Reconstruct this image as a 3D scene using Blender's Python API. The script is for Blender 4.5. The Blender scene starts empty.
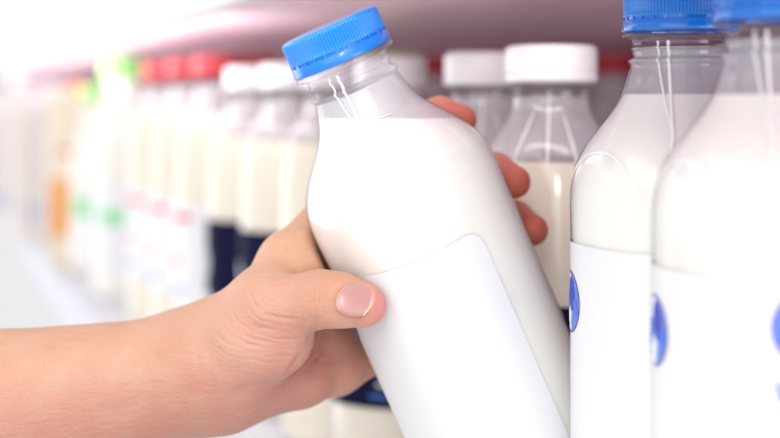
import bpy, bmesh, math, random
import numpy as np
from mathutils import Vector, Matrix, Quaternion
random.seed(7); rng = np.random.default_rng(7)
PI = math.pi
scene = bpy.context.scene
C = scene.collection

# ------------------------------------------------------------------ camera
ZC = 0.225                      # eye height above the shelf board
F = 1235.0
def P(px, py, D):
    """a point of the place at a distance D in front of the lens, from a measured picture position"""
    return Vector(((px - 390) / F * D, D, ZC + (100 - py) / F * D))

cam_d = bpy.data.cameras.new('camera'); cam = bpy.data.objects.new('camera', cam_d); C.objects.link(cam)
cam.location = (0, 0, ZC); cam.rotation_euler = (PI / 2, 0, 0)
cam_d.lens = 57; cam_d.sensor_width = 36; cam_d.shift_y = -119 / 780
cam_d.clip_start = 0.02; cam_d.clip_end = 50
cam_d.dof.use_dof = True; cam_d.dof.focus_distance = 0.462; cam_d.dof.aperture_fstop = 4.5
scene.camera = cam

# ------------------------------------------------------------------ world, lamps, exposure
w = bpy.data.worlds.new('World'); scene.world = w; w.use_nodes = True
bg = w.node_tree.nodes['Background']; bg.inputs[0].default_value = (0.97, 0.98, 1.0, 1); bg.inputs[1].default_value = 0.70

def area(name, loc, target, sx, sy, power, col=(1, 1, 1)):
    d = bpy.data.lights.new(name, 'AREA'); d.shape = 'RECTANGLE'; d.size = sx; d.size_y = sy
    d.energy = power; d.color = col
    o = bpy.data.objects.new(name, d); C.objects.link(o); o.location = loc
    o.rotation_euler = (Vector(target) - Vector(loc)).to_track_quat('-Z', 'Y').to_euler()
    return o
area('store_tube_light', (-0.10, -0.55, 0.95), (0.03, 0.5, 0.15), 0.05, 1.1, 6.0, (1, 0.99, 0.98))
area('store_ceiling_light', (-1.5, -0.4, 1.9), (0.0, 0.6, 0.1), 2.6, 2.6, 14, (1, 0.99, 1.0))
area('front_fill_light', (-0.3, -1.15, 0.62), (0.1, 0.6, 0.12), 2.4, 1.6, 12.5, (1, 0.995, 0.975))  # added fill from the front, brightens the shelf interior
area('store_aisle_light', (-2.1, 2.2, 0.25), (0.0, 1.1, 0.22), 1.7, 2.4, 19, (1, 0.98, 0.98))
_s = area('strip_fill_light', (-0.538, 1.93, ZC + 0.034), (-0.26, 2.11, ZC - 0.10), 0.03, 2.45, 1.0, (1, 0.98, 0.99))  # added strip that brightens the left bottles and the upper shelf
_s.rotation_euler = (Matrix.Rotation(math.atan2(0.375, 1.0), 3, 'Z') @ Matrix.Rotation(math.radians(-102), 3, 'Y')).to_euler()
area('cap_fill_light', (0.045, 0.505, ZC + 0.052), (0.07, 0.64, ZC - 0.03), 0.16, 0.02, 0.06)  # added small lamp to brighten the frontmost white caps
area('side_fill_light', (0.75, -0.15, 0.42), (0.06, 0.5, 0.14), 0.9, 0.9, 9.0, (1, 0.995, 0.97))  # added fill for the right sides of the bottles
scene.view_settings.view_transform = 'Standard'; scene.view_settings.look = 'None'
scene.view_settings.exposure = 0.30; scene.view_settings.gamma = 1
scene.render.engine = 'CYCLES'
scene.cycles.use_denoising = True
scene.cycles.max_bounces = 14; scene.cycles.diffuse_bounces = 5; scene.cycles.glossy_bounces = 5
scene.cycles.transmission_bounces = 10; scene.cycles.transparent_max_bounces = 40
scene.cycles.caustics_reflective = False; scene.cycles.caustics_refractive = False

# ------------------------------------------------------------------ materials
def nodes(name):
    m = bpy.data.materials.new(name); m.use_nodes = True
    return m, m.node_tree.nodes, m.node_tree.links, m.node_tree.nodes['Principled BSDF']

def noise_bump(N, L, scale, strength, dist=0.001, detail=3, coord='Object', vec_scale=None):
    tc = N.new('ShaderNodeTexCoord'); nz = N.new('ShaderNodeTexNoise'); nz.inputs['Scale'].default_value = scale
    nz.inputs['Detail'].default_value = detail
    if vec_scale:
        mp = N.new('ShaderNodeMapping'); mp.inputs['Scale'].default_value = vec_scale
        L.new(tc.outputs[coord], mp.inputs[0]); L.new(mp.outputs[0], nz.inputs['Vector'])
    else: L.new(tc.outputs[coord], nz.inputs['Vector'])
    b = N.new('ShaderNodeBump'); b.inputs['Strength'].default_value = strength; b.inputs['Distance'].default_value = dist
    L.new(nz.outputs[0], b.inputs['Height'])
    return b, nz

def plastic(name, col, rough=0.3, sss=0.0, bump=0.0, coat=0.0, scale=300, var=0.04):
    m, N, L, b = nodes(name)
    b.inputs['Roughness'].default_value = rough
    if coat: b.inputs['Coat Weight'].default_value = coat; b.inputs['Coat Roughness'].default_value = 0.08
    if sss:
        b.inputs['Subsurface Weight'].default_value = sss; b.inputs['Subsurface Scale'].default_value = 0.002
        b.inputs['Subsurface Radius'].default_value = (1, 1, 1)
    bp, nz = noise_bump(N, L, scale, max(bump, 0.02), 0.0005)
    L.new(bp.outputs[0], b.inputs['Normal'])
    mx = N.new('ShaderNodeMix'); mx.data_type = 'RGBA'
    mx.inputs[6].default_value = tuple(c * (1 - var) for c in col) + (1,); mx.inputs[7].default_value = tuple(min(1, c * (1 + var)) for c in col) + (1,)
    n2 = N.new('ShaderNodeTexNoise'); n2.inputs['Scale'].default_value = 25
    tc = N.new('ShaderNodeTexCoord'); L.new(tc.outputs['Object'], n2.inputs['Vector'])
    L.new(n2.outputs[0], mx.inputs[0]); L.new(mx.outputs[2], b.inputs['Base Color'])
    return m

def clear_plastic(name, tint=(0.985, 0.98, 0.995), edge=(0.84, 0.82, 0.93), bump=0.25, rough=0.03):
    """thin clear PET wall: light passes straight through, a Fresnel reflection on top, longer path through the wall at the rim"""
    m, N, L, b = nodes(name); N.remove(b)
    out = N['Material Output']
    tr = N.new('ShaderNodeBsdfTransparent'); gl = N.new('ShaderNodeBsdfGlossy'); gl.inputs['Roughness'].default_value = rough
    lw = N.new('ShaderNodeLayerWeight'); lw.inputs['Blend'].default_value = 0.5
    def mth(op, a, b=None):
        n = N.new('ShaderNodeMath'); n.operation = op; n.use_clamp = True
        for i, v in enumerate((a, b)):
            if v is None: continue
            if isinstance(v, (int, float)): n.inputs[i].default_value = v
            else: L.new(v, n.inputs[i])
        return n.outputs[0]
    bp, nz = noise_bump(N, L, 60, bump, 0.0015, 2, vec_scale=(1, 1, 0.45))
    L.new(bp.outputs[0], gl.inputs['Normal'])
    f5 = mth('POWER', lw.outputs['Facing'], 5.0); fr = mth('ADD', mth('MULTIPLY', f5, 0.7), 0.06)
    mxc = N.new('ShaderNodeMix'); mxc.data_type = 'RGBA'
    mxc.inputs[6].default_value = tint + (1,); mxc.inputs[7].default_value = edge + (1,)
    L.new(mth('POWER', lw.outputs['Facing'], 5.0), mxc.inputs[0]); L.new(mxc.outputs[2], tr.inputs[0])
    mx = N.new('ShaderNodeMixShader'); L.new(fr, mx.inputs[0]); L.new(tr.outputs[0], mx.inputs[1]); L.new(gl.outputs[0], mx.inputs[2])
    L.new(mx.outputs[0], out.inputs[0])
    return m

def film_mat(name, a0=0.42, a1=0.68):
    """milk residue clinging to the inside of the neck"""
    m, N, L, b = nodes(name)
    b.inputs['Base Color'].default_value = (0.80, 0.79, 0.815, 1); b.inputs['Roughness'].default_value = 0.3
    tc = N.new('ShaderNodeTexCoord'); nz = N.new('ShaderNodeTexNoise'); nz.inputs['Scale'].default_value = 45; nz.inputs['Detail'].default_value = 6
    L.new(tc.outputs['Object'], nz.inputs['Vector'])
    mr = N.new('ShaderNodeMapRange'); mr.inputs[1].default_value = 0.3; mr.inputs[2].default_value = 0.7
    mr.inputs[3].default_value = a0; mr.inputs[4].default_value = a1
    L.new(nz.outputs[0], mr.inputs[0]); L.new(mr.outputs[0], b.inputs['Alpha'])
    return m

def milk_mat(name, col):
    m, N, L, b = nodes(name)
    b.inputs['Base Color'].default_value = col + (1,); b.inputs['Roughness'].default_value = 0.25
    b.inputs['Subsurface Weight'].default_value = 0.5; b.inputs['Subsurface Radius'].default_value = (1.0, 0.96, 0.88)
    b.inputs['Subsurface Scale'].default_value = 0.004
    return m

M = {}
M['clear'] = clear_plastic('clear_pet')
M['clear_bg'] = clear_plastic('clear_pet_soft', bump=0.1, rough=0.08)
M['glint'] = plastic('white_glint_ridge', (0.94, 0.94, 0.93), 0.12, coat=1.0, var=0.0)  # near-white colour stands in for highlights along ridges and folds
M['film'] = film_mat('milk_film')
M['film_thin'] = film_mat('thin_milk_film', 0.28, 0.5)
M['milk'] = milk_mat('fresh_milk', (0.93, 0.93, 0.835))
M['cream'] = milk_mat('cream_milk', (0.88, 0.83, 0.68))
M['label'] = plastic('white_label', (0.76, 0.76, 0.775), 0.45, bump=0.03, coat=0.1, var=0.01)
M['navy'] = plastic('navy_print', (0.003, 0.004, 0.032), 0.6)
M['navy'].node_tree.nodes['Principled BSDF'].inputs['Specular IOR Level'].default_value = 0.12
M['bluecap'] = plastic('blue_cap', (0.008, 0.24, 0.78), 0.2, sss=0.0, bump=0.03, coat=0.3)
M['blueband'] = plastic('blue_band', (0.006, 0.20, 0.74), 0.2, bump=0.03, coat=0.3)
M['whitecap'] = plastic('white_cap', (0.90, 0.90, 0.91), 0.35, bump=0.05)
M['redcap'] = plastic('red_cap', (0.50, 0.008, 0.02), 0.35)
M['greencap'] = plastic('green_cap', (0.30, 0.66, 0.20), 0.35)
M['orangecap'] = plastic('orange_cap', (0.75, 0.12, 0.04), 0.35)
M['ink'] = plastic('blue_ink', (0.006, 0.015, 0.42), 0.4)
M['ink_mid'] = plastic('mid_blue_ink', (0.03, 0.16, 0.72), 0.4)
M['ink_pale'] = plastic('pale_blue_ink', (0.08, 0.19, 0.68), 0.4)
M['ink_white'] = plastic('white_ink', (0.80, 0.83, 0.9), 0.4)
M['red_ink'] = plastic('red_ink', (0.6, 0.03, 0.04), 0.4)
M['green_ink'] = plastic('green_ink', (0.30, 0.66, 0.36), 0.4)
M['orange_ink'] = plastic('orange_ink', (0.80, 0.32, 0.05), 0.4)
M['white_plastic'] = plastic('white_bottle_plastic', (0.82, 0.79, 0.73), 0.35)
M['beige_card'] = plastic('beige_card', (0.80, 0.72, 0.58), 0.5)
M['carton'] = plastic('white_carton', (0.80, 0.76, 0.72), 0.5)
M['pale_grey'] = plastic('pale_grey_print', (0.58, 0.60, 0.70), 0.5)
M['shelf'] = plastic('shelf_board', (0.74, 0.76, 0.82), 0.3, bump=0.05)
M['rail'] = plastic('price_rail', (0.70, 0.70, 0.82), 0.25, coat=0.4)
M['underside'] = plastic('upper_shelf_underside', (0.86, 0.60, 0.69), 0.4, bump=0.02, var=0.06)
M['backwall'] = plastic('cooler_back', (0.16, 0.05, 0.08), 0.4, bump=0.05, var=0.1)
M['upper_face'] = plastic('upper_shelf_face', (0.84, 0.82, 0.84), 0.4)

# ------------------------------------------------------------------ helpers
def obj(name, me, mat=None, parent=None, smooth=True):
    if isinstance(me, bmesh.types.BMesh):
        bm = me; me = bpy.data.meshes.new(name); bm.to_mesh(me); bm.free()
    if mat:
        for mm in (mat if isinstance(mat, list) else [mat]): me.materials.append(mm)
    if smooth: me.polygons.foreach_set('use_smooth', [True] * len(me.polygons))
    o = bpy.data.objects.new(name, me); C.objects.link(o)
    if parent: o.parent = parent
    return o
def thing(name, label, cat, loc=(0, 0, 0), rz=0, group=None):
    o = bpy.data.objects.new(name, None); C.objects.link(o); o.empty_display_size = 0.02
    o.location = loc; o.rotation_euler = (0, 0, rz); o['label'] = label; o['category'] = cat
    if group: o['group'] = group
    return o
def copy_tree(o, parent=None):
    c = o.copy(); C.objects.link(c)
    if parent: c.parent = parent
    for ch in list(o.children): copy_tree(ch, c)
    return c

def sqf(phi, n, pc):
    if n <= 2.001: return 1.0
    c, s = abs(math.cos(phi - pc + PI / 4)), abs(math.sin(phi - pc + PI / 4))
    return 2 ** -(0.5 - 1 / n) / ((c ** n + s ** n) ** (1 / n))
def spline(pts, per=5):
    """smooth dense version of a profile (r, z)"""
    out = []
    n = len(pts)
    for i in range(n - 1):
        p0 = pts[max(i - 1, 0)]; p1 = pts[i]; p2 = pts[i + 1]; p3 = pts[min(i + 2, n - 1)]
        for k in range(per):
            t = k / per
            out.append(tuple(0.5 * ((2 * p1[j]) + (-p0[j] + p2[j]) * t + (2 * p0[j] - 5 * p1[j] + 4 * p2[j] - p3[j]) * t * t + (-p0[j] + 3 * p1[j] - 3 * p2[j] + p3[j]) * t ** 3) for j in range(2)))
    out.append(pts[-1]); return out
def lathe(prof, nseg=96, sq=None, pc=0.0, bottom=False, top=False, rib=None):
    """prof: (r, z) downwards or upwards; sq(z) the squareness exponent; rib(phi, z) a factor"""
    bm = bmesh.new(); rings = []
    for r, z in prof:
        n = sq(z) if sq else 2.0
        ring = []
        for k in range(nseg):
            ph = 2 * PI * k / nseg
            rr = r * sqf(ph, n, pc)
            if rib: rr += rib(k, ph, r, z)
            ring.append(bm.verts.new((rr * math.sin(ph), -rr * math.cos(ph), z)))
        rings.append(ring)
    for a, b in zip(rings, rings[1:]):
        for k in range(nseg): bm.faces.new((a[k], a[(k + 1) % nseg], b[(k + 1) % nseg], b[k]))
    if top: bm.faces.new(rings[0])
    if bottom: bm.faces.new(rings[-1][::-1])
    bmesh.ops.recalc_face_normals(bm, faces=bm.faces)
    return bm
def box(x0, x1, y0, y1, z0, z1, bev=0.0, bm=None):
    bm = bm or bmesh.new()
    g = bmesh.ops.create_cube(bm, size=1.0)
    for v in g['verts']: v.co = Vector(((x0 + x1) / 2 + v.co.x * (x1 - x0), (y0 + y1) / 2 + v.co.y * (y1 - y0), (z0 + z1) / 2 + v.co.z * (z1 - z0)))
    if bev: bmesh.ops.bevel(bm, geom=list({e for v in g['verts'] for e in v.link_edges}), offset=bev, segments=2, affect='EDGES')
    return bm

# ------------------------------------------------------------------ the setting: one bay of a chilled shelf
# rows of bottles and the shelf edges all run along this direction, away to the left
DIR = Vector((-0.375, 1.0, 0)).normalized()
NRM = Vector((1.0, 0.375, 0)).normalized()        # into the shelf
E0 = Vector((-0.044, 0.59, 0))                    # a point on the front edge
def slab(name, mat, a0, a1, d0, d1, z0, z1, bev=0.0):
    """a box given along the shelf (a) and into the shelf (d) from the front edge"""
    bm = box(a0, a1, d0, d1, z0, z1, bev)
    for v in bm.verts:
        p = E0 + DIR * v.co.x + NRM * v.co.y; v.co = Vector((p.x, p.y, v.co.z))
    bmesh.ops.recalc_face_normals(bm, faces=bm.faces)
    o = obj(name, bm, mat, smooth=False); o['kind'] = 'structure'; return o
slab('shelf_board', M['shelf'], -0.9, 6.0, 0.002, 0.64, -0.03, 0.0)
slab('shelf_edge', M['rail'], -0.9, 6.0, -0.012, 0.0, -0.045, 0.004, 0.0015)
slab('upper_shelf', M['underside'], -0.9, 6.0, 0.002, 0.64, ZC + 0.055, ZC + 0.085)
slab('upper_shelf_edge', M['upper_face'], -0.9, 6.0, -0.012, 0.0, ZC + 0.053, ZC + 0.32, 0.0015)
slab('back_wall', M['backwall'], -0.9, 6.0, 0.641, 0.67, -0.03, ZC + 0.085)

# ------------------------------------------------------------------ blue-capped milk bottle
RZ = 0.249                                        # height of the neck ring
mm = lambda s: RZ - s / 1000
BODY = [(17.6, -5.0), (17.6, -0.6), (20.2, -0.3), (20.8, 0.5), (20.2, 1.3), (17.4, 2.0), (16.9, 4.2), (17.5, 5.0), (17.5, 5.6), (16.9, 6.4), (16.9, 8.4), (18.5, 9.3), (18.6, 10.3), (17.7, 11.6),
        (18.6, 15.0), (20.3, 20.6), (22.4, 25.0), (25.4, 29.4), (29.9, 34.9), (34.2, 40.5), (37.6, 46.5), (39.4, 52.0), (40.2, 58.5), (40.2, 68.0),
        (39.9, 80.0), (39.8, 120.0), (39.8, 180.0), (39.8, 220.0), (39.6, 236.0), (38.4, 243.5), (35.0, 248.0), (30.0, 248.9)]
BODY = [(r / 1000, mm(s)) for r, s in BODY]
BODYD = spline(BODY, 5)
def sq_blue(z):
    s = (RZ - z) * 1000
    t = min(max((s - 22) / 34, 0), 1); t = t * t * (3 - 2 * t)
    return 2.0 + 0.55 * t
PCB = math.radians(-10)
def body_r(z, prof=None):
    pr = prof or BODYD
    for (r0, z0), (r1, z1) in zip(pr, pr[1:]):
        if z1 <= z <= z0: return r0 + (r1 - r0) * (z0 - z) / max(z0 - z1, 1e-9)
    return pr[-1][0]

def cap_mesh(mat, parent, rcap=0.0202, z0=0.0, h=0.0125, ribs=100, ring=True, band_mat=None, band_h=0.0042, gap=0.0009):
    prof = [(0.0001, h), (rcap * 0.55, h), (rcap * 0.86, h), (rcap * 0.94, h - 0.0003), (rcap * 0.985, h - 0.0010), (rcap, h - 0.0020), (rcap, h - 0.0024), (rcap * 1.002, h * 0.5),
            (rcap * 1.004, band_h + gap + 0.0010), (rcap * 1.004, band_h + gap + 0.0004), (rcap * 0.995, band_h + gap), (rcap * 0.93, band_h + gap)]
    prof = [(r, z + z0) for r, z in prof]
    def rib(k, ph, r, z):
        zz = z - z0
        if r < rcap * 0.93 or zz < band_h + gap + 0.0006 or zz > h - 0.0019: return 0.0
        return -0.0006 if k % 6 in (0, 5) else (-0.00012 if k % 6 in (1, 4) else 0.0)
    c = obj('cap', lathe(prof, ribs * 6, rib=rib), mat, parent)
    bandp = [(rcap * 0.93, band_h), (rcap * 1.0, band_h), (rcap * 1.012, band_h - 0.0004), (rcap * 1.016, band_h * 0.5), (rcap * 1.03, 0.0005), (rcap * 1.02, 0.0), (rcap * 0.95, 0.0)]
    def brid(k, ph, r, z): return 0.0
    obj('tamper_band', lathe([(r, z + z0) for r, z in bandp], 128), band_mat or mat, c)
    # little bridges that tie the band to the cap, and the dark slot behind them
    bm = bmesh.new()
    for k in range(26):
        a = 2 * PI * k / 26
        g = bmesh.ops.create_cube(bm, size=1.0)
        for v in g['verts']:
            p = Vector((v.co.x * 0.0011, v.co.y * 0.0012 - rcap * 0.975, v.co.z * 0.0016 + z0 + band_h + gap / 2))
            v.co = Matrix.Rotation(a, 3, 'Z') @ p
    for rr in (rcap * 0.945,):
        pass
    obj('tamper_bridge', bm, band_mat or mat, c, False)
    obj('inner_wall', lathe([(rcap * 0.978, z0 + band_h + gap * 1.5), (rcap * 0.978, z0 + band_h - 0.0005)], 64), band_mat or mat, c)
    return c

def patch(phi0, phi1, z0, z1, off, rfun, nphi=60, nz=10, corner=0.0, sq=None, pc=0.0, shape=None):
    """a sheet that follows the bottle wall; corner rounds its four corners"""
    bm = bmesh.new(); cols = []
    for i in range(nphi + 1):
        # denser near the ends so that rounded corners read
        t = i / nphi; t = 0.5 - 0.5 * math.cos(PI * t) if corner else t
        ph = phi0 + (phi1 - phi0) * t
        dd = 0.0
        if corner:
            arc = min(ph - phi0, phi1 - ph) * 0.039
            if arc < corner: dd = corner - math.sqrt(max(corner ** 2 - (corner - arc) ** 2, 0))
        a, b = z0 + dd, z1 - dd
        col = []
        for j in range(nz + 1):
            z = a + (b - a) * j / nz
            r = rfun(z) * sqf(ph, sq(z) if sq else 2, pc) + off
            col.append(bm.verts.new((r * math.sin(ph), -r * math.cos(ph), z)))
        cols.append(col)
    for c0, c1 in zip(cols, cols[1:]):
        for j in range(nz): bm.faces.new((c0[j], c1[j], c1[j + 1], c0[j + 1]))
    return bm

def wrapped(shape_pts, phc, zc, off, rfun, sq, pc, sub=0.0012):
    """a flat ink outline (x right, y up, metres) wrapped on the wall at angle phc"""
    bm = bmesh.new()
    vs = [bm.verts.new((x, 0, y)) for x, y in shape_pts]
    bm.faces.new(vs)
    xs = [p[0] for p in shape_pts]
    x = min(xs) + sub
    while x < max(xs):
        bmesh.ops.bisect_plane(bm, geom=bm.verts[:] + bm.edges[:] + bm.faces[:], plane_co=(x, 0, 0), plane_no=(1, 0, 0)); x += sub
    for v in bm.verts:
        ph = phc + v.co.x / 0.0385; z = zc + v.co.z
        r = rfun(z) * sqf(ph, sq(z), pc) + off
        v.co = Vector((r * math.sin(ph), -r * math.cos(ph), z))
    bmesh.ops.recalc_face_normals(bm, faces=bm.faces)
    return bm
def ell(cx, cy, a, b, n=40, rot=0, a0=0, a1=2 * PI):
    out = []
    for k in range(n):
        t = a0 + (a1 - a0) * k / (n if abs(a1 - a0 - 2 * PI) < 1e-6 else n - 1)
        x, y = a * math.cos(t), b * math.sin(t)
        out.append((cx + x * math.cos(rot) - y * math.sin(rot), cy + x * math.sin(rot) + y * math.cos(rot)))
    return out
def emblem(phc, parent, dz=0.0):
    """round blue badge: ring, pale field, dark and mid blue leaves, white drop, small mark below"""
    k = 1.0
    zc = mm(96) + dz; rf = body_r
    e = obj('emblem', wrapped(ell(0, 0, .0107, .0114), phc, zc, .00034, rf, sq_blue, PCB), M['ink'], parent)
    obj('field', wrapped(ell(0, 0, .0100, .0107), phc, zc, .00044, rf, sq_blue, PCB), M['ink_white'], e)
    obj('crescent', wrapped(ell(0, 0, .0098, .0105, 40, 0, -1.5, 1.5) + ell(0, 0, .0042, .0107, 30, 0, 1.5, -1.5), phc, zc, .00054, rf, sq_blue, PCB), M['ink_pale'], e)
    obj('crescent', wrapped(ell(0, 0, .0098, .0105, 40, 0, PI - 1.0, PI + 1.0) + ell(0, 0, .0070, .0107, 30, 0, PI + 1.0, PI - 1.0), phc, zc, .00054, rf, sq_blue, PCB), M['ink_pale'], e)
    obj('leaf', wrapped(ell(.0030, .0032, .0034, .0062, 24, .15), phc, zc, .00066, rf, sq_blue, PCB), M['ink'], e)
    obj('leaf', wrapped(ell(.0072, -.0012, .0022, .0030, 24, .3), phc, zc, .00066, rf, sq_blue, PCB), M['ink_mid'], e)
    obj('leaf', wrapped(ell(-.0040, -.0010, .0030, .0052, 24, -.5), phc, zc, .00066, rf, sq_blue, PCB), M['ink_mid'], e)
    obj('drop', wrapped(ell(.0012, -.0050, .0024, .0032, 24), phc, zc, .00076, rf, sq_blue, PCB), M['ink_white'], e)
    return e

GLINTS = [([(3, -14), (12, -12), (36, -4), (74, -10)], .00055), ([(3, -27), (12, -24), (33, -6)], .0004)]  # paths of the painted highlight streaks
# small shoulder folds, their glints painted as white ridges: (mm below the ring, mm off the centre line), ridge half width in mm
CRINKLES = [([(23, 2.5), (24, 6), (24.2, 10)], .22), ([(33, -7), (36.5, -5), (38, -1.5)], .26), ([(40, -11), (37.5, -9.5)], .3), ([(46, -7), (44.5, -3), (43.5, 0)], .2),
            ([(40, -14), (43, -14.6), (46.5, -14.2)], .22), ([(30, 12), (34, 15), (36, 19)], .2), ([(52, 6), (53, 10), (52, 13)], .16), ([(57, -18), (60, -14), (61, -9)], .16), ([(47, -24), (53, -27), (58, -28)], .2)]
def arch(pc, parent):
    '''the moulded edge where a flat side panel meets the shoulder, its highlight painted white'''
    bm = bmesh.new(); rows = []
    for i in range(61):
        u = -1 + 2 * i / 60; ph = pc + u * math.radians(37); ss = 42.5 + 15 * abs(u) ** 2.6
        tap = min(1, (1 - abs(u)) * 5)
        row = []
        for k, hgt in ((-1, -.00012), (-.5, .00008), (0, .00016), (.5, .00008), (1, -.00012)):
            z = mm(ss + k * .55); r = body_r(z) * sqf(ph, sq_blue(z), PCB) + (hgt if tap > .99 else hgt * tap - .0001 * (1 - tap)) + .00002
            row.append(bm.verts.new((r * math.sin(ph), -r * math.cos(ph), z)))
        rows.append(row)
    for a, b in zip(rows, rows[1:]):
        for k in range(4): bm.faces.new((a[k], b[k], b[k + 1], a[k + 1]))
    bmesh.ops.recalc_face_normals(bm, faces=bm.faces)
    obj('panel_edge', bm, M['glint'], parent)
def crinkle(pts, wd, parent):
    pts = spline(pts, 8); bm = bmesh.new(); rows = []
    n = len(pts)
    for i, (s_, q) in enumerate(pts):
        a, b = pts[max(i - 1, 0)], pts[min(i + 1, n - 1)]
        t = Vector((b[0] - a[0], b[1] - a[1])).normalized(); m = Vector((-t.y, t.x))
        tap = math.sin(PI * (i + .3) / (n - .4)) ** .7
        row = []
        for k, hgt in ((-1, -.00008), (-.5, .00012), (0, .0002), (.5, .00012), (1, -.00008)):
            ss, qq = s_ + m.x * k * wd * tap, q + m.y * k * wd * tap
            z = mm(ss); R0 = body_r(z); ph = math.asin(max(-.98, min(.98, qq / 1000 / R0)))
            r = R0 * sqf(ph, sq_blue(z), PCB) + hgt + .00003
            row.append(bm.verts.new((r * math.sin(ph), -r * math.cos(ph), z)))
        rows.append(row)
    for a, b in zip(rows, rows[1:]):
        for k in range(4): bm.faces.new((a[k], b[k], b[k + 1], a[k + 1]))
    bmesh.ops.recalc_face_normals(bm, faces=bm.faces)
    obj('fold', bm, M['glint'], parent)
def blue_bottle(name, label, loc, rot, twist, emblems, milk_z=None, ends=None, group=None, film=False):
    """loc: base; rot: quaternion of the standing bottle; milk_z: world height of the level milk"""
    t = thing(name, label, 'milk bottle', loc, 0, group)
    t.rotation_mode = 'QUATERNION'; t.rotation_quaternion = rot
    bm = lathe(BODYD, 128, sq_blue, PCB, bottom=True)
    bd = obj('bottle_body', bm, M['clear'], t)
    # screw threads seen through the neck finish
    # the milk: the inside of the body, cut level with the world
    mp = [(max(r - 0.0007, 0.001), max(z, 0.0008)) for r, z in BODYD if z < mm(4)]
    bm = lathe(mp, 128, sq_blue, PCB, bottom=True)
    mw = Matrix.Translation(loc) @ rot.to_matrix().to_4x4(); inv = mw.inverted()
    co = inv @ Vector((loc[0], loc[1], milk_z)); no = (inv.to_3x3() @ Vector((0, 0, 1))).normalized()
    filmbm = bm.copy()
    g = bmesh.ops.bisect_plane(bm, geom=bm.verts[:] + bm.edges[:] + bm.faces[:], plane_co=co, plane_no=no, clear_outer=True)
    ed = [e for e in g['geom_cut'] if isinstance(e, bmesh.types.BMEdge)]
    bmesh.ops.contextual_create(bm, geom=ed)
    mk = obj('milk', bm, M['milk'], t)
    # long wall highlights, painted as white ridges raised on the clear wall
    for k_, (path, wd_) in enumerate(GLINTS):
        sb = bmesh.new(); rows = []
        zs = [mm(path[0][0] + (path[-1][0] - path[0][0]) * i / 160) for i in range(161)]
        for z in zs:
            s_ = (RZ - z) * 1000
            ph = math.radians(np.interp(s_, [q[0] for q in path], [q[1] for q in path]))
            tap = min(1, (s_ - path[0][0]) / 4, (path[-1][0] - s_) / 12)
            r = body_r(z) * sqf(ph, sq_blue(z), PCB)
            rows.append([sb.verts.new(((r + o_h * max(tap, 0) + .00004) * math.sin(ph + q), -(r + o_h * max(tap, 0) + .00004) * math.cos(ph + q), z)) for q, o_h in
                         ((-wd_ / r, -.0001), (-wd_ * .6 / r, .00024), (0, .0004), (wd_ * .6 / r, .00024), (wd_ / r, -.0001))])
        for a_, b_ in zip(rows, rows[1:]):
            for i in range(4): sb.faces.new((a_[i], b_[i], b_[i + 1], a_[i + 1]))
        obj('glint_ridge', sb, M['glint'], bd)
    if film == 1:
        for pxs, wd_ in CRINKLES: crinkle(pxs, wd_, bd)
    else:
        for pc_ in (-55, 35, 125, 215): arch(math.radians(pc_), bd)
    if film:
        bmesh.ops.bisect_plane(filmbm, geom=filmbm.verts[:] + filmbm.edges[:] + filmbm.faces[:], plane_co=co, plane_no=no, clear_inner=True)
        bmesh.ops.bisect_plane(filmbm, geom=filmbm.verts[:] + filmbm.edges[:] + filmbm.faces[:], plane_co=(0, 0, mm(11.5 if film == 1 else 5.0)), plane_no=(0, 0, 1), clear_outer=True)
        obj('milk_film', filmbm, M['film'] if film == 1 else M['film_thin'], t)
    else: filmbm.free()
    c = cap_mesh(M['bluecap'], t, 0.0203, RZ + 0.0008, 0.0150, band_mat=M['blueband'])
    if ends:
        lb = obj('label', patch(math.radians(ends[0]), math.radians(ends[1]), mm(222), mm(76), 0.00022, body_r, 120, 12, 0.007, sq_blue, PCB), M['label'], t)
        for a, dz in emblems: emblem(math.radians(a), lb, dz)
    return t

# held bottle: its axis leans right-down in the picture and its cap a little towards the lens
ring = P(344, 61, 0.487)
lean = math.radians(6.0)
up = Vector((-0.403 * math.cos(lean), -math.sin(lean), 0.915 * math.cos(lean))).normalized()
rotH = Vector((0, 0, 1)).rotation_difference(up)
baseH = ring - up * RZ
held = blue_bottle('milk_bottle', 'full blue-capped milk bottle tilted in the hand, thumb on its white label', baseH, rotH, 0,
                   [(-95, 0)], ZC + (100 - 119) / F * 0.455, (-265, 36), film=True)
grpB = 'blue-capped milk bottles standing at right'
def standing(px, D, label, emb, milk_px):
    x = (px - 390) / F * D
    q = Quaternion((0, 0, 1), -math.atan2(x, D))
    return blue_bottle('milk_bottle', label, Vector((x, D, 0)), q, 0, emb, ZC + (100 - milk_px) / F * D, (-230, 128), group=grpB, film=2)
bA = standing(680, 0.45, 'upright blue-capped bottle right of the tilted bottle, one emblem sliver showing', [(-84, -.002), (6, .0055)], 94)
bB = standing(781, 0.386, 'nearest blue-capped bottle cut off by the right edge of the picture', [(-78, -.0005), (12, .0075)], 94)
# small mark under the emblem of the nearest bottle
_lb = [c for c in bB.children if c.name.startswith('label')][0]
obj('print', wrapped([(-.0010, .0030), (-.0022, .0028), (-.0008, -.0026), (.0006, -.0030), (.0022, .0026), (.0012, .0028), (.0000, -.0008)], math.radians(1), ZC - .0826, .0005, body_r, sq_blue, PCB), M['ink_mid'], _lb)
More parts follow.
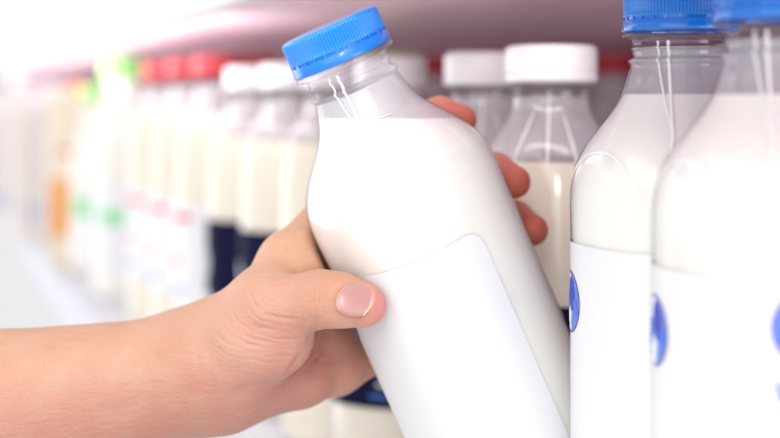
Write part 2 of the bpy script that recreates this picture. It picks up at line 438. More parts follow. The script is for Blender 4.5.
# ------------------------------------------------------------------ white-capped bottles in a receding row
WZ = 0.2335
wm = lambda s: WZ - s / 1000
WB = [(17.8, -10), (17.8, 0.4), (19.8, 0.9), (20.3, 1.8), (19.8, 2.6), (18.4, 3.4), (18.2, 7), (18.6, 10.5), (19.6, 14.0), (21.6, 18.0), (24.4, 22.5), (28.0, 28),
      (31.2, 35), (33.8, 44), (35.6, 55), (36.7, 68), (37.2, 84), (37.1, 100), (37.0, 160), (37.0, 218), (36.0, 228), (33, 232.6), (28, 233.3)]
WB = [(r / 1000, wm(s)) for r, s in WB]; WBD = spline(WB, 3)
def sq_w(z):
    s = (WZ - z) * 1000; t = min(max((s - 18) / 30, 0), 1); return 2.0 + 0.5 * t * t * (3 - 2 * t)
PCW = math.radians(20)
wr = lambda z: body_r(z, WBD)
def white_bottle(label, capmat, labmat, milkmat, milk_top, group, name='milk_bottle', lab=(0.046, 0.132), capped='plain'):
    t = thing(name, label, 'milk bottle', (0, 0, 0), 0, group)
    obj('bottle_body', lathe(WBD, 64, sq_w, PCW, bottom=True), M['clear_bg'], t)
    bm = lathe([(max(r - 0.0008, 0.001), max(z, 0.0008)) for r, z in WBD if z < wm(3)], 64, sq_w, PCW, bottom=True)
    g = bmesh.ops.bisect_plane(bm, geom=bm.verts[:] + bm.edges[:] + bm.faces[:], plane_co=(0, 0, milk_top), plane_no=(0, 0, 1), clear_outer=True)
    bmesh.ops.contextual_create(bm, geom=[e for e in g['geom_cut'] if isinstance(e, bmesh.types.BMEdge)])
    obj('milk', bm, milkmat, t)
    bm = lathe([(max(r - 0.0008, 0.001), z) for r, z in WBD if milk_top < z < wm(6)], 64, sq_w, PCW)
    obj('milk_film', bm, M['film_thin'], t)
    rc = 0.0218
    prof = [(0.0001, 0.0178), (rc * .8, 0.0178), (rc * .93, 0.0174), (rc * .985, 0.0162), (rc, 0.0145), (rc * 1.004, 0.0062), (rc * 1.004, 0.0056), (rc * .985, 0.0052), (rc * .985, 0.0048), (rc * 1.008, 0.0044), (rc * 1.012, 0.0006), (rc * .97, 0.0)]
    obj('cap', lathe([(r, z + WZ - 0.0002) for r, z in prof], 240, rib=lambda k, ph, r, z: -0.00022 if (k % 3 == 0 and WZ + 0.006 < z < WZ + 0.0145) else 0), capmat, t)
    for ph0, ph1, s0, s1 in ((-.05, -.05, 4, 44), (-.42, -.62, 14, 40), (.30, .42, 14, 48), (2.1, 2.1, 4, 44)):
        sb = bmesh.new(); rows = []
        for i in range(41):
            t_ = i / 40; z = wm(s0 + (s1 - s0) * t_); ph = ph0 + (ph1 - ph0) * t_; r = wr(z) * sqf(ph, sq_w(z), PCW); tp = math.sin(PI * min(max(t_, .02), .98)) ** .5
            rows.append([sb.verts.new(((r + hh_) * math.sin(ph + q * tp / r), -(r + hh_) * math.cos(ph + q * tp / r), z)) for q, hh_ in ((-.0006, -.00005), (0, .00035), (.0006, -.00005))])
        for a_, b_ in zip(rows, rows[1:]):
            for i in range(2): sb.faces.new((a_[i], b_[i], b_[i + 1], a_[i + 1]))
        obj('glint_ridge', sb, M['glint'], t)  # white ridges added as the highlight streaks on neck and shoulder
    L_ = obj('label', patch(-PI + .25, PI - .25, lab[0], lab[1], 0.0003, wr, 90, 4, 0.004, sq_w, PCW), labmat, t)
    return t, L_
def ink_on(L_, shape, phc, zc, mat, name='print', off=0.0005):
    return obj(name, wrapped(shape, phc, zc, off, wr, sq_w, PCW, 0.003), mat, L_)
def rect(x0, x1, y0, y1): return [(x0, y0), (x1, y0), (x1, y1), (x0, y1)]
def put(t, px, D):
    x = (px - 390) / F * D; t.location = (x, D, 0); t.rotation_euler = (0, 0, -math.atan2(x, D))
grpW = 'white-capped bottles in the receding row'
w0, wl = white_bottle('frontmost white-capped clear bottle of cream milk between the held bottle and blue caps', M['whitecap'], M['navy'], M['cream'], ZC - 0.029, grpW)
for pc_ in (-1.5, 0.1, 1.7):
    ink_on(wl, ell(0, 0, .013, .013, 30), pc_, 0.098, M['ink_white'])
    ink_on(wl, ell(0, 0, .0085, .009, 30), pc_, 0.098, M['navy'], off=0.0007)
    ink_on(wl, rect(-.016, .016, -.0035, .0035), pc_, 0.070, M['ink_white'])
    ink_on(wl, rect(-.013, .013, -.001, .001), pc_, 0.060, M['ink_white'])
    ink_on(wl, rect(-.018, .018, -.0008, .0008), pc_, 0.053, M['ink_pale'])
put(w0, 551, 0.59)
rowW = [(484, .677, 'second white-capped bottle, seen between the held bottle and the frontmost clear one'),
        (391, .75, 'white-capped bottle whose cap shows just behind the neck of the tilted bottle'),
        (334, .825, 'white-capped bottle mostly hidden behind the tilted bottle and gripping hand'),
        (290, .90, 'white-capped bottle with navy label directly left of the tilted bottle, above the hand'),
        (253, .98, 'white-capped bottle with navy label, second to the left of the tilted bottle')]
for px, D, lb in rowW:
    c = copy_tree(w0); c['label'] = lb; put(c, px, D)
# further along: red caps, a white label with red print
grpR = 'red-capped bottles with white and red labels'
w1, wl = white_bottle('nearest red-capped bottle with white label and red print, left of the navy labels', M['redcap'], M['label'], M['cream'], ZC - 0.022, grpR)
for pc_ in (-1.2, 0.2, 1.5):
    ink_on(wl, rect(-.020, .020, -.0025, .0025), pc_, 0.120, M['red_ink'])
    ink_on(wl, ell(0, 0, .005, .004, 24), pc_, 0.085, M['red_ink'])
    ink_on(wl, rect(-.012, .012, -.0015, .0015), pc_, 0.062, M['ink_pale'])
w1.scale = (1.05,) * 3; put(w1, 220, 1.065)
for px, D, lb in [(192, 1.15, 'second red-capped bottle with white label, counted leftward from the navy labels'), (166, 1.24, 'farthest red-capped bottle with white label, beside the bright green cap')]:
    c = copy_tree(w1); c['label'] = lb; put(c, px, D)
# large red-capped bottles across the back of the bay
grpC = 'large red-capped bottles across the back'
r0, rl = white_bottle('large red-capped bottle in the dim back between the frontmost white cap and blue caps', M['redcap'], M['label'], M['cream'], ZC - 0.07, grpC)
r0.scale = (1.075,) * 3; put(r0, 614, 1.20)
for i, (px, lb) in enumerate([(553, 'large red-capped bottle behind the frontmost white cap'), (492, 'large red-capped bottle behind the second white cap'), (434, 'large red-capped bottle seen between the tilted neck and the white caps'),
               (372, 'large red-capped bottle behind the tilted blue cap'), (310, 'large red-capped bottle just left of the tilted blue cap'), (256, 'large red-capped bottle above the two left white caps')]):
    c = copy_tree(r0); c['label'] = lb; put(c, px, 1.26 if i % 2 == 0 else 1.20)

# ------------------------------------------------------------------ blurred goods at the far left
def far_bottle(name, label, cat, px, D, top, R, capmat, bodymat, inks, cap_h=0.02, neck=0.45, shoulder=0.35):
    """an opaque bottle: body, cap, label prints"""
    x = (px - 390) / F * D
    t = thing(name, label, cat, (x, D, 0), -math.atan2(x, D))
    zt = top - cap_h
    prof = spline([(R * neck, zt + .002), (R * neck, zt - .012), (R * (neck + .12), zt - .03), (R * .8, zt - shoulder * .14), (R * .98, zt - shoulder * .22), (R, zt - shoulder * .32), (R, zt * .3), (R, .012), (R * .93, .002), (R * .8, .0005)], 4)
    obj('bottle_body', lathe(prof, 48, bottom=True), bodymat, t)
    rc = R * neck * 1.18
    obj('cap', lathe([(.0001, top), (rc * .9, top), (rc, top - .003), (rc * 1.02, zt + .001), (rc * .95, zt)], 96, rib=lambda k, ph, r, z: -.0004 if k % 4 == 0 and r > rc * .99 else 0), capmat, t)
    pf = sorted(prof, key=lambda q: -q[1])
    rf = lambda z: body_r(z, pf)
    lb = None
    for (p0, p1, z0, z1, mt) in inks:
        if lb is None: lb = obj('label', patch(-2.9, 2.9, .03, min(.15, zt - shoulder * .32), .0003, rf, 48, 4), M['label'], t)
        obj('print', patch(p0, p1, z0, z1, .0006, rf, 20, 3), mt, lb)
    return t
def far_carton(name, label, cat, px, D, wd, dp, h, bodymat, capmat, inks, gable=True, rz=0.0):
    x = (px - 390) / F * D
    t = thing(name, label, cat, (x, D, 0), rz)
    bm = bmesh.new(); hb = h - (.045 if gable else 0)
    w2, d2 = wd / 2, dp / 2
    if gable:
        vs = [bm.verts.new(v) for v in [(-w2, -d2, 0), (w2, -d2, 0), (w2, d2, 0), (-w2, d2, 0), (-w2, -d2, hb), (w2, -d2, hb), (w2, d2, hb), (-w2, d2, hb),
                                        (-w2, -.001, h - .014), (w2, -.001, h - .014), (w2, .001, h - .014), (-w2, .001, h - .014), (-w2, -.001, h), (w2, -.001, h), (w2, .001, h), (-w2, .001, h)]]
        for f in [(3, 2, 1, 0), (0, 1, 5, 4), (1, 2, 6, 5), (2, 3, 7, 6), (3, 0, 4, 7), (4, 5, 9, 8), (6, 7, 11, 10), (8, 9, 13, 12), (10, 11, 15, 14), (12, 13, 14, 15), (5, 6, 10, 9), (7, 4, 8, 11), (9, 10, 14, 13), (11, 8, 12, 15)]:
            bm.faces.new([vs[i] for i in f])
        bmesh.ops.bevel(bm, geom=[e for e in bm.edges if all(v.co.z <= hb + 1e-6 for v in e.verts)], offset=.0015, segments=2, affect='EDGES')
    else: box(-w2, w2, -d2, d2, 0, h, .003, bm)
    obj('carton_body', bm, bodymat, t, False)
    if capmat:
        cb = lathe([(.0001, .014), (.013, .014), (.0145, .012), (.015, .0)], 60, rib=lambda k, ph, r, z: -.0004 if k % 3 == 0 and r > .014 else 0)
        o = obj('cap', cb, capmat, t)
        if gable: o.location = (0, -d2 * .55, h - .030); o.rotation_euler = (math.atan2(.03, d2), 0, 0)
        else: o.location = (0, 0, h)
    for (x0, x1, z0, z1, mt) in inks:
        obj('print', box(x0, x1, -d2 - .0006, -d2 + .0002, z0, z1), mt, t, False)
    return t
far_bottle('juice_bottle', 'tall bottle with a bright green cap, left of the red caps', 'bottle', 128, 1.42, ZC + .048, .040, M['greencap'], M['white_plastic'], [(-.9, .9, .085, .102, M['green_ink'])], cap_h=.024, neck=.62)
far_bottle('cream_bottle', 'green-capped bottle peeking over a white cap behind the tilted bottle', 'bottle', 391, 0.90, ZC + .0335, .036, M['greencap'], M['beige_card'], [], cap_h=.016, neck=.55)
far_bottle('yogurt_bottle', 'squat white bottle with pale yellow-green cap below the bright green cap', 'bottle', 105, 1.62, ZC + .018, .045, M['greencap'], M['carton'], [(-1.2, 1.1, .075, .10, M['green_ink'])], cap_h=.02, neck=.6)
far_carton('juice_carton', 'beige carton with orange cap and orange label, far left', 'carton', 80, 1.72, .085, .075, ZC + .010, M['beige_card'], M['orangecap'], [(-.040, .012, .038, .118, M['orange_ink']), (-.03, .02, .150, .158, M['red_ink'])], False, .3)
far_carton('milk_carton', 'white gable-top carton beside the orange-capped carton', 'carton', 40, 2.0, .09, .09, ZC + .024, M['carton'], M['whitecap'], [(-.03, .03, .04, .06, M['pale_grey'])], True, .35)
far_carton('milk_carton', 'white gable-top carton with pale grey print at the extreme left', 'carton', 8, 2.25, .09, .09, ZC + .02, M['carton'], M['whitecap'], [(-.035, .035, .03, .06, M['pale_grey'])], True, .35)
far_bottle('yogurt_bottle', 'small white bottle with white cap right behind the orange-capped carton', 'bottle', 92, 2.0, ZC + .02, .04, M['whitecap'], M['white_plastic'], [], cap_h=.02, neck=.6)
far_bottle('cream_bottle', 'plain white bottle beyond both gable-top cartons', 'bottle', 22, 2.7, ZC + .04, .05, M['whitecap'], M['white_plastic'], [(-1, 1, .1, .13, M['red_ink'])], cap_h=.02, neck=.5)

# ------------------------------------------------------------------ the hand and forearm: one continuous skin
def seg(pts):
    return [(P(a[0], a[1], a[2]), a[3] / 1000) for a in pts]
G = {}
forearm = seg([(-420, 455, .47, 38), (-200, 436, .475, 36), (0, 410, .487, 31.5), (205, 368, .497, 21.2)])
palm = [seg([(208, 366, .497, 19), (234, 343, .500, 13.5), (290, 265, .508, 11)]),
        seg([(215, 368, .503, 17), (300, 300, .515, 12.5)]),
        seg([(222, 378, .505, 16.5), (322, 338, .522, 12.0)]),
        seg([(227, 386, .503, 11.5), (335, 366, .523, 12.0)]),
        seg([(245, 385, .494, 11), (300, 378, .509, 11.5)]),
        seg([(262, 330, .506, 11), (320, 345, .522, 9.0)])]
thumb = [seg([(215, 362, .490, 17), (250, 340, .481, 16), (272, 308, .477, 12.5), (320, 299, .470, 10.2), (340, 300, .464, 9.3), (364, 305, .4605, 8.4)]),
         seg([(240, 356, .486, 14), (280, 338, .483, 13)])]
web = [seg([(262, 300, .488, 10), (290, 262, .500, 9), (306, 250, .502, 6.5)]), seg([(285, 285, .488, 8), (312, 272, .492, 5)])]
fingers = [seg([(290, 264, .508, 11.5), (350, 190, .537, 9.3), (412, 128, .528, 7.9), (440, 115, .522, 7.5), (461, 120, .511, 6.5)]),
           seg([(300, 300, .515, 12.5), (375, 245, .542, 9.8), (452, 198, .5415, 8.6), (494, 172, .530, 8.3), (514, 182, .5145, 7.0)]),
           seg([(322, 338, .522, 12), (398, 288, .543, 9.4), (468, 252, .5425, 8.3), (514, 220, .533, 8.2), (532, 230, .517, 6.8)]),
           seg([(335, 366, .523, 12), (405, 335, .540, 8.6), (455, 315, .541, 7.8), (492, 300, .534, 7.2)])]
h = 0.00125
lo = np.array([-0.375, 0.425, ZC - 0.168]); hi = np.array([0.082, 0.560, ZC + 0.008])
nx, ny, nz = [int(math.ceil((hi[i] - lo[i]) / h)) for i in range(3)]
X = (lo[0] + h * np.arange(nx, dtype=np.float32))[:, None, None]; Y = (lo[1] + h * np.arange(ny, dtype=np.float32))[None, :, None]; Z = (lo[2] + h * np.arange(nz, dtype=np.float32))[None, None, :]
X = X.astype(np.float32); Y = Y.astype(np.float32); Z = Z.astype(np.float32)
def capsule(a, ra, b, rb, sy=1.0, lin=False):
    ab = b - a; ab = Vector((ab.x, ab.y * sy, ab.z)); L2 = ab.length_squared
    qx = X - a.x; qy = (Y - a.y) * sy; qz = Z - a.z
    t = np.clip((qx * ab.x + qy * ab.y + qz * ab.z) / L2, 0, 1)
    d = np.sqrt((qx - t * ab.x) ** 2 + (qy - t * ab.y) ** 2 + (qz - t * ab.z) ** 2)
    ts = t if lin else t * t * (3 - 2 * t) * .5 + t * .5
    return (d - (ra + (rb - ra) * ts)).astype(np.float32)
def smin(a, b, k):
    hh = np.maximum(k - np.abs(a - b), 0) / k
    return np.minimum(a, b) - hh * hh * k * 0.25
def chain(s, k, sy=1.0, lin=False):
    d = None
    for (a, ra), (b, rb) in zip(s, s[1:]):
        c = capsule(a, ra, b, rb, sy, lin); d = c if d is None else smin(d, c, k)
    return d
dp = None
for s in palm:
    c = chain(s, .006); dp = c if dp is None else smin(dp, c, .010)
df = chain(forearm, .002, 1.22, True)
dp = smin(dp, df, .020)
for s in fingers:
    c = chain(s, .003); dp = smin(dp, c, .004)
for s in web: dp = smin(dp, chain(s, .006), .012)
dt = None
for s in thumb:
    c = chain(s, .005); dt = c if dt is None else smin(dt, c, .010)
# the thumb mound meets the palm in a crease on the palm side and blends at the wrist
fade = np.clip((X - P(300, 0, .48).x) / (P(235, 0, .48).x - P(300, 0, .48).x), 0, 1)
kk = (0.0035 + 0.014 * fade).astype(np.float32)
hh = np.maximum(kk - np.abs(dp - dt), 0) / kk
d = np.minimum(dp, dt) - hh * hh * kk * 0.25
# pressed against the bottle: carve the wall out
ax = np.array(up); rr = np.array(ring)
vx = X - rr[0]; vy = Y - rr[1]; vz = Z - rr[2]
s_ax = -(vx * ax[0] + vy * ax[1] + vz * ax[2])
rad = np.sqrt(np.maximum(vx ** 2 + vy ** 2 + vz ** 2 - s_ax ** 2, 0))
sp = np.array([(RZ - z) for r, z in BODYD]); rp = np.array([r for r, z in BODYD]); o_ = np.argsort(sp)
# squareness at the contact, in the bottle's own frame
invR = rotH.inverted().to_matrix()
lx = invR[0][0] * vx + invR[0][1] * vy + invR[0][2] * vz; ly = invR[1][0] * vx + invR[1][1] * vy + invR[1][2] * vz
phi = np.arctan2(lx, -ly)
nn = 2.0 + 0.55 * np.clip((s_ax * 1000 - 22) / 34, 0, 1)
cc = np.abs(np.cos(phi - PCB + PI / 4)) + 1e-6; ss = np.abs(np.sin(phi - PCB + PI / 4)) + 1e-6
fac = 2 ** -(0.5 - 1 / nn) / ((cc ** nn + ss ** nn) ** (1 / nn))
rb = np.interp(s_ax.ravel(), sp[o_], rp[o_]).reshape(s_ax.shape) * fac
db = (rad - rb - 0.0007).astype(np.float32)
hh = np.maximum(.003 - np.abs(d + db), 0) / .003
d = np.maximum(d, -db) + hh * hh * .003 * .25
del vx, vy, vz, lx, ly, phi, nn, cc, ss, fac, rb, s_ax, rad, dp, dt, df

def surface_nets(d, lo, h):
    ins = d < 0
    c = [(i, j, k) for i in (0, 1) for j in (0, 1) for k in (0, 1)]
    n0, n1, n2 = d.shape
    sl = lambda a, i, j, k: a[i:n0 - 1 + i, j:n1 - 1 + j, k:n2 - 1 + k]
    cnt = sum(sl(ins, *q).astype(np.int8) for q in c)
    act = (cnt > 0) & (cnt < 8)
    idx = np.argwhere(act); vid = -np.ones(act.shape, dtype=np.int64); vid[act] = np.arange(len(idx))
    acc = np.zeros((len(idx), 3)); num = np.zeros(len(idx))
    for a in c:
        for ax_ in range(3):
            if a[ax_] == 1: continue
            b = list(a); b[ax_] = 1
            va = d[idx[:, 0] + a[0], idx[:, 1] + a[1], idx[:, 2] + a[2]]; vb = d[idx[:, 0] + b[0], idx[:, 1] + b[1], idx[:, 2] + b[2]]
            m = (va < 0) != (vb < 0)
            t = np.where(m, va / np.where(m, va - vb, 1), 0)
            p = np.array(a, float)[None, :].repeat(len(idx), 0); p[:, ax_] += t
            acc[m] += p[m]; num[m] += 1
    V = (idx + acc / num[:, None]) * h + lo
    quads = []
    for ax_ in range(3):
        o1, o2 = [(1, 2), (2, 0), (0, 1)][ax_]
        a = [slice(None)] * 3; b = [slice(None)] * 3
        a[ax_] = slice(0, -1); b[ax_] = slice(1, None)
        s0 = ins[tuple(a)]; s1 = ins[tuple(b)]
        e = np.argwhere(s0 != s1)
        e = e[(e[:, o1] > 0) & (e[:, o2] > 0) & (e[:, o1] < d.shape[o1] - 1) & (e[:, o2] < d.shape[o2] - 1)]
        flip = s0[e[:, 0], e[:, 1], e[:, 2]]
        def g(u, v):
            q = e.copy(); q[:, o1] -= u; q[:, o2] -= v; return vid[q[:, 0], q[:, 1], q[:, 2]]
        q = np.stack([g(0, 0), g(1, 0), g(1, 1), g(0, 1)], 1)
        q[~flip] = q[~flip][:, ::-1]
        quads.append(q)
    return V, np.concatenate(quads)
V, Q = surface_nets(d, lo, h)
# even the surface a little
def neigh_smooth(V, Q, it, lam):
    n = len(V); E = np.concatenate([Q[:, [0, 1]], Q[:, [1, 2]], Q[:, [2, 3]], Q[:, [3, 0]]])
    for i in range(it):
        acc = np.stack([np.bincount(E[:, 0], V[E[:, 1], a], n) + np.bincount(E[:, 1], V[E[:, 0], a], n) for a in range(3)], 1)
        c = np.bincount(E[:, 0], minlength=n) + np.bincount(E[:, 1], minlength=n)
        V = V + lam * (acc / c[:, None] - V)
        if i % 2 == 0: lam = -lam * 1.02
        else: lam = -lam / 1.02
    return V
V = neigh_smooth(V, Q, 8, 0.5)
bm = bmesh.new()
me = bpy.data.meshes.new('tmp'); me.from_pydata(V.tolist(), [], Q.tolist()); bm.from_mesh(me)
# finer faces only where the lens sees the hand
x_lim = P(170, 0, .49).x
ed = [e for e in bm.edges if min(e.verts[0].co.x, e.verts[1].co.x) > x_lim and e.verts[0].co.y < .53]
bmesh.ops.subdivide_edges(bm, edges=ed, cuts=1, use_grid_fill=True)
bmesh.ops.triangulate(bm, faces=[f for f in bm.faces if len(f.verts) > 4])
ed = [e for e in bm.edges if min(e.verts[0].co.x, e.verts[1].co.x) > P(205, 0, .49).x and max(e.verts[0].co.y, e.verts[1].co.y) < .502]
bmesh.ops.subdivide_edges(bm, edges=ed, cuts=1, use_grid_fill=True)
bmesh.ops.triangulate(bm, faces=[f for f in bm.faces if len(f.verts) > 4])
bmesh.ops.smooth_vert(bm, verts=bm.verts, factor=.5, use_axis_x=True, use_axis_y=True, use_axis_z=True)
bm.normal_update()
me2 = bpy.data.meshes.new('person')
# sculpted creases, folds and tendons (depth in mm, width in mm)
crr = np.random.default_rng(3)
def pl(pts, depth, width):
    pts = [(a + crr.uniform(-1.6, 1.6), b + crr.uniform(-1.6, 1.6)) for a, b in pts]
    return pts, depth * (crr.uniform(.35, .75) if depth < 1 else 1), width * crr.uniform(.8, 1.2)
CR = [pl([(248, 288), (254, 304), (266, 314), (286, 320), (312, 323)], .75, .7),
      pl([(243, 296), (250, 310), (262, 320), (282, 326), (308, 328)], .45, .5),
      pl([(236, 300), (243, 316), (258, 326), (278, 332), (306, 333)], .55, .6),
      pl([(228, 304), (236, 320), (252, 332), (275, 338), (304, 338)], .40, .5),
      pl([(224, 312), (232, 328), (248, 338), (275, 344), (303, 343)], .5, .6),
      pl([(218, 322), (228, 334), (246, 345), (270, 350), (300, 349)], .35, .5),
      pl([(214, 332), (226, 343), (246, 352), (270, 356), (297, 355)], .45, .6),
      pl([(212, 344), (226, 354), (246, 360), (268, 363), (292, 361)], .3, .5),
      pl([(214, 354), (232, 363), (252, 369), (282, 369)], .35, .6),
      pl([(232, 368), (250, 376), (266, 378)], .25, .5),
      pl([(316, 322), (308, 342), (298, 358), (286, 374), (277, 384)], 1.5, 1.1),
      pl([(226, 392), (244, 388), (262, 384), (280, 382)], .3, .7),
      pl([(246, 380), (250, 392), (262, 408)], .35, .8),
      pl([(240, 386), (242, 398), (252, 412)], .25, .7),
      pl([(336, 334), (322, 350), (304, 370), (292, 388)], .4, .8),
      pl([(348, 342), (336, 358), (318, 378), (304, 392)], .35, .7),
      pl([(358, 352), (346, 368), (330, 384)], .3, .6),
      pl([(330, 340), (318, 352), (306, 362)], .25, .5),
      pl([(324, 270), (320, 262), (313, 250), (306, 238)], .5, .7),
      pl([(318, 268), (311, 256), (304, 244)], .22, .5),
      pl([(327, 283), (319, 291), (317, 301), (320, 312)], .40, .45),
      pl([(323, 284), (314, 293), (312, 303)], .22, .4),
      pl([(331, 288), (325, 296), (324, 306)], .18, .4),
      pl([(238, 290), (262, 278), (286, 272), (304, 268)], .25, .8),
      pl([(240, 300), (262, 292), (284, 290), (300, 292)], .15, .6),
      ([(216, 318), (209, 345), (210, 372), (222, 400)], 1.1, 4.0), ([(228, 398), (250, 388), (272, 384)], .9, 3.0),
      ([(232, 330), (252, 318), (270, 316)], -.8, 3.0), ([(300, 385), (325, 372), (352, 362)], -.5, 3.0), ([(190, 352), (150, 362), (90, 372)], .7, 3.0), ([(194, 392), (150, 402), (90, 414)], .5, 3.0),
      ([(302, 290), (312, 284), (330, 284)], -.35, 2.5), ([(285, 318), (300, 322), (318, 322)], .5, 2.5),
      pl([(200, 322), (196, 345), (198, 375), (204, 400)], .3, 1.0),
      pl([(212, 330), (208, 350), (210, 378), (216, 404)], .25, .8)]
bm.verts.ensure_lookup_table()
vc = np.array([v.co[:] for v in bm.verts]); vn = np.array([v.normal[:] for v in bm.verts])
px = vc[:, 0] / vc[:, 1] * F + 390; py = 100 - (vc[:, 2] - ZC) / vc[:, 1] * F
dv = vc - np.array([0, 0, ZC]); dv /= np.linalg.norm(dv, axis=1)[:, None]
face = np.clip(-(vn * dv).sum(1), 0, 1)
mask = (face > .05) & (vc[:, 1] < .515)
disp = np.zeros(len(vc))
for pts, dep, wid in CR:
    pts = np.array(pts, float); total = len(pts) - 1
    best = np.full(len(vc), 1e9); tt = np.zeros(len(vc))
    for i in range(total):
        a, b = pts[i], pts[i + 1]; ab = b - a
        t = np.clip(((px - a[0]) * ab[0] + (py - a[1]) * ab[1]) / (ab @ ab), 0, 1)
        dd = np.hypot(px - a[0] - t * ab[0], py - a[1] - t * ab[1]) * 0.39
        m = dd < best; best[m] = dd[m]; tt[m] = (i + t[m]) / total
    taper = np.sin(np.clip(tt, .03, .97) * PI) ** .6
    taper = taper * (.65 + .5 * np.sin(tt * crr.uniform(6, 14) + crr.uniform(0, 6)))
    f = np.exp(-(best / wid) ** 2) - 0.35 * np.exp(-((best - 2.0 * wid) / (1.2 * wid)) ** 2)
    disp -= dep * taper * f * face ** .5
disp[~mask] = 0
vc2 = vc + vn * (disp / 1000)[:, None]
# nail bed: the skin dips under the plate and lifts around it
tipc = P(364, 305, .4605); ipc = P(340, 300, .464)
na = (tipc - ipc).normalized()
nn_ = Vector((0.02, -1, 0.16)); nn_ = (nn_ - na * nn_.dot(na)).normalized(); nb = nn_.cross(na).normalized()
nc = P(363.5, 301.5, .4615)
from mathutils.bvhtree import BVHTree
tree = BVHTree.FromBMesh(bm)
fa, fb, fh = [], [], []
for i in range(-6, 7):
    for j in range(-6, 7):
        a_, b_ = i * .001, j * .00095
        hit = tree.ray_cast(nc + na * a_ + nb * b_ + nn_ * .03, -nn_)
        if hit[0] is not None: fa.append(a_); fb.append(b_); fh.append((hit[0] - nc).dot(nn_))
fa, fb, fh = np.array(fa), np.array(fb), np.array(fh)
FIT = np.linalg.lstsq(np.stack([np.ones_like(fa), fa, fb, fa * fa, fb * fb], 1), fh, rcond=None)[0]
FIT[3] = max(FIT[3], -14); FIT[4] = max(FIT[4], -56); FIT[0] += .0002
rel = vc - np.array(nc); ua = rel @ np.array(na); ub = rel @ np.array(nb); un = rel @ np.array(nn_)
e = (np.abs(ua) / .0060) ** 2.3 + (np.abs(ub) / .0061) ** 2.3
front = un > 0.0015
lift = .0006 * np.exp(-((e ** (1 / 2.3) - 1.12) / .10) ** 2) - .0009 * np.clip((1.0 - e) * 4, 0, 1)
vc2 = vc2 + np.where(front, lift, 0)[:, None] * np.array(nn_)
for v, c_ in zip(bm.verts, vc2): v.co = c_
bm.to_mesh(me2); bm.free(); bpy.data.meshes.remove(me)

# skin tone, with shade painted into palm and underside: blood-filled fingertips and palm, paler forearm
col = np.tile(np.array([0.535, 0.315, 0.215]), (len(vc2), 1))
def blend(wt, c):
    global col
    wt = np.clip(wt, 0, 1)[:, None]; col = col * (1 - wt) + np.array(c) * wt
pt = lambda a, b, D: np.array(P(a, b, D))
dist = lambda q: np.linalg.norm(vc2 - q, axis=1)
blend(.85 * np.exp(-(dist(pt(305, 368, .495)) / .032) ** 2), (.44, .17, .14))  # pink of the palm, with its shade painted in darker
blend(.55 * np.exp(-(dist(pt(268, 345, .470)) / .022) ** 2), (.56, .32, .26))
blend(.9 * np.exp(-(dist(pt(382, 306, .460)) / .009) ** 2), (.68, .22, .25))
blend(.45 * np.exp(-(dist(pt(355, 322, .462)) / .012) ** 2), (.70, .33, .25))
blend(.75 * np.clip((py - 372 + px * .10) / 60, 0, 1) * (px < 320), (.47, .23, .18))  # shade painted along the lower side of forearm and hand
for q in fingers[:3]:
    blend(.95 * np.exp(-(dist(np.array(q[-1][0])) / .018) ** 2), (.50, .11, .075))
blend(.35 * np.exp(-(dist(pt(280, 262, .495)) / .02) ** 2), (.72, .44, .26))
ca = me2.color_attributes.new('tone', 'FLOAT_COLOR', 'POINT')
ca.data.foreach_set('color', np.concatenate([col, np.ones((len(col), 1))], 1).astype(np.float32).ravel())

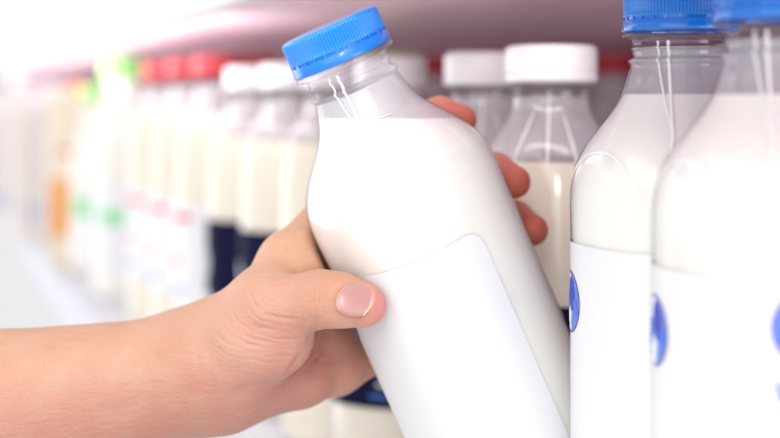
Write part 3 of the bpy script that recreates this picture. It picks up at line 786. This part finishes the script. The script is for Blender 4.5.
def skin_mat():
    m, N, L, b = nodes('skin')
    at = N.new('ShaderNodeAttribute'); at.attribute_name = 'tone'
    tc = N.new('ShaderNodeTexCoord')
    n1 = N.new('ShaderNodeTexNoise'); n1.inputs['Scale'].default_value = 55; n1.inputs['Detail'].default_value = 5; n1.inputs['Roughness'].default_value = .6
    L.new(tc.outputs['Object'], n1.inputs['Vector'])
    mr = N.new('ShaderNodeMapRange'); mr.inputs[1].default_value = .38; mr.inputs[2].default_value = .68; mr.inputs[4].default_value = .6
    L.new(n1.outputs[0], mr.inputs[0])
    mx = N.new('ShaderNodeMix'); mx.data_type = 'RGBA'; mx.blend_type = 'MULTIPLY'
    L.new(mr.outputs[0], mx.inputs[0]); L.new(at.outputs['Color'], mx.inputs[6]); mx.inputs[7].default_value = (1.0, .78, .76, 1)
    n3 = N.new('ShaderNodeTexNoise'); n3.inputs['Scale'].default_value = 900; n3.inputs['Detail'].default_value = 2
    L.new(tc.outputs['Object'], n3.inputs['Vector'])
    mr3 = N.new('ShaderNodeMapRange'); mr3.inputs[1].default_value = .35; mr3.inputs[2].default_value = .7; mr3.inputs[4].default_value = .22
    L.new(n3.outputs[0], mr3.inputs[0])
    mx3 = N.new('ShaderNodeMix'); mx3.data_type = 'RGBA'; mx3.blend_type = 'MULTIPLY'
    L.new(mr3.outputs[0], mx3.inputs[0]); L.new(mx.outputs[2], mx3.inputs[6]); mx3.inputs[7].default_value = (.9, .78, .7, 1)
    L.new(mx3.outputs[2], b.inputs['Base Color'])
    b.inputs['Subsurface Weight'].default_value = .35; b.inputs['Subsurface Radius'].default_value = (1.0, .35, .2); b.inputs['Subsurface Scale'].default_value = .0012
    b.inputs['Roughness'].default_value = .52; b.inputs['Specular IOR Level'].default_value = .4
    # fine cross-hatched skin lines plus pores
    vo = N.new('ShaderNodeTexVoronoi'); vo.inputs['Scale'].default_value = 700; vo.feature = 'DISTANCE_TO_EDGE'
    mp = N.new('ShaderNodeMapping'); mp.inputs['Scale'].default_value = (.6, 1, 1.3); mp.inputs['Rotation'].default_value = (0, .5, 0)
    L.new(tc.outputs['Object'], mp.inputs[0]); L.new(mp.outputs[0], vo.inputs['Vector'])
    b1 = N.new('ShaderNodeBump'); b1.inputs['Strength'].default_value = .6; b1.inputs['Distance'].default_value = .00035
    L.new(vo.outputs[0], b1.inputs['Height'])
    mp2 = N.new('ShaderNodeMapping'); mp2.inputs['Scale'].default_value = (.35, 1, 1.6); mp2.inputs['Rotation'].default_value = (0, .9, 0)
    n2 = N.new('ShaderNodeTexNoise'); n2.inputs['Scale'].default_value = 320; n2.inputs['Detail'].default_value = 4
    L.new(tc.outputs['Object'], mp2.inputs[0]); L.new(mp2.outputs[0], n2.inputs['Vector'])
    b2 = N.new('ShaderNodeBump'); b2.inputs['Strength'].default_value = .7; b2.inputs['Distance'].default_value = .0006
    L.new(n2.outputs[0], b2.inputs['Height']); L.new(b1.outputs[0], b2.inputs['Normal']); L.new(b2.outputs[0], b.inputs['Normal'])
    return m
M['skin'] = skin_mat()
person = obj('person', me2, M['skin'])
person['label'] = 'bare forearm and hand from the left gripping the tilted bottle'; person['category'] = 'person'

# thumb nail: a thin curved plate
def nail_mat():
    m, N, L, b = nodes('nail')
    at = N.new('ShaderNodeAttribute'); at.attribute_name = 'tone'; L.new(at.outputs['Color'], b.inputs['Base Color'])
    b.inputs['Roughness'].default_value = .28; b.inputs['Coat Weight'].default_value = .1; b.inputs['Subsurface Weight'].default_value = .4
    b.inputs['Subsurface Scale'].default_value = .001
    bp, nz = noise_bump(N, L, 500, .12, .0002)
    L.new(bp.outputs[0], b.inputs['Normal'])
    return m
bm = bmesh.new(); NA, NB = 36, 30; grid = []; cols = []
for i in range(NA + 1):
    row = []
    for j in range(NB + 1):
        u = -1 + 2 * i / NA; v = -1 + 2 * j / NB
        # squircle outline
        a = u * math.sqrt(1 - .36 * v * v) * .0059; b = v * math.sqrt(1 - .38 * u * u) * .0062
        if u > 0: a *= 1.0 + .06 * (1 - v * v)
        zc_ = float(FIT @ np.array([1, a, b, a * a, b * b])) - .0001 - .0009 * max(0, -u - .1) ** 2 - .0007 * (max(0, abs(v) - .80) * 5) ** 2 - .0006 * (max(0, -u - .80) * 5) ** 2
        row.append(bm.verts.new(nc + na * a + nb * b + nn_ * zc_))
        free = max(0, min(1, (u - .86 + .05 * v * v) * 16)); cut = max(0, min(1, (-u - .80 + .25 * v * v) * 5))
        side = max(0, min(1, (abs(v) - .9) * 12))
        c_ = np.array([.50, .26, .235]); c_ = c_ * (1 - cut * .4) + np.array([.68, .44, .39]) * cut * .4
        c_ = c_ * (1 - side * .5) + np.array([.50, .26, .19]) * side * .5; c_ = c_ * (1 - free) + np.array([.70, .52, .40]) * free
        cols.append(c_)
    grid.append(row)
for i in range(NA):
    for j in range(NB): bm.faces.new((grid[i][j], grid[i + 1][j], grid[i + 1][j + 1], grid[i][j + 1]))
nme = bpy.data.meshes.new('nail'); bm.to_mesh(nme); bm.free()
if (nme.polygons[NB * NA // 2].normal @ nn_) < 0 if False else nme.polygons[NB * NA // 2].normal.dot(nn_) < 0: nme.flip_normals()
ca = nme.color_attributes.new('tone', 'FLOAT_COLOR', 'POINT')
ca.data.foreach_set('color', np.concatenate([np.array(cols), np.ones((len(cols), 1))], 1).astype(np.float32).ravel())
nail = obj('nail', nme, nail_mat(), person)
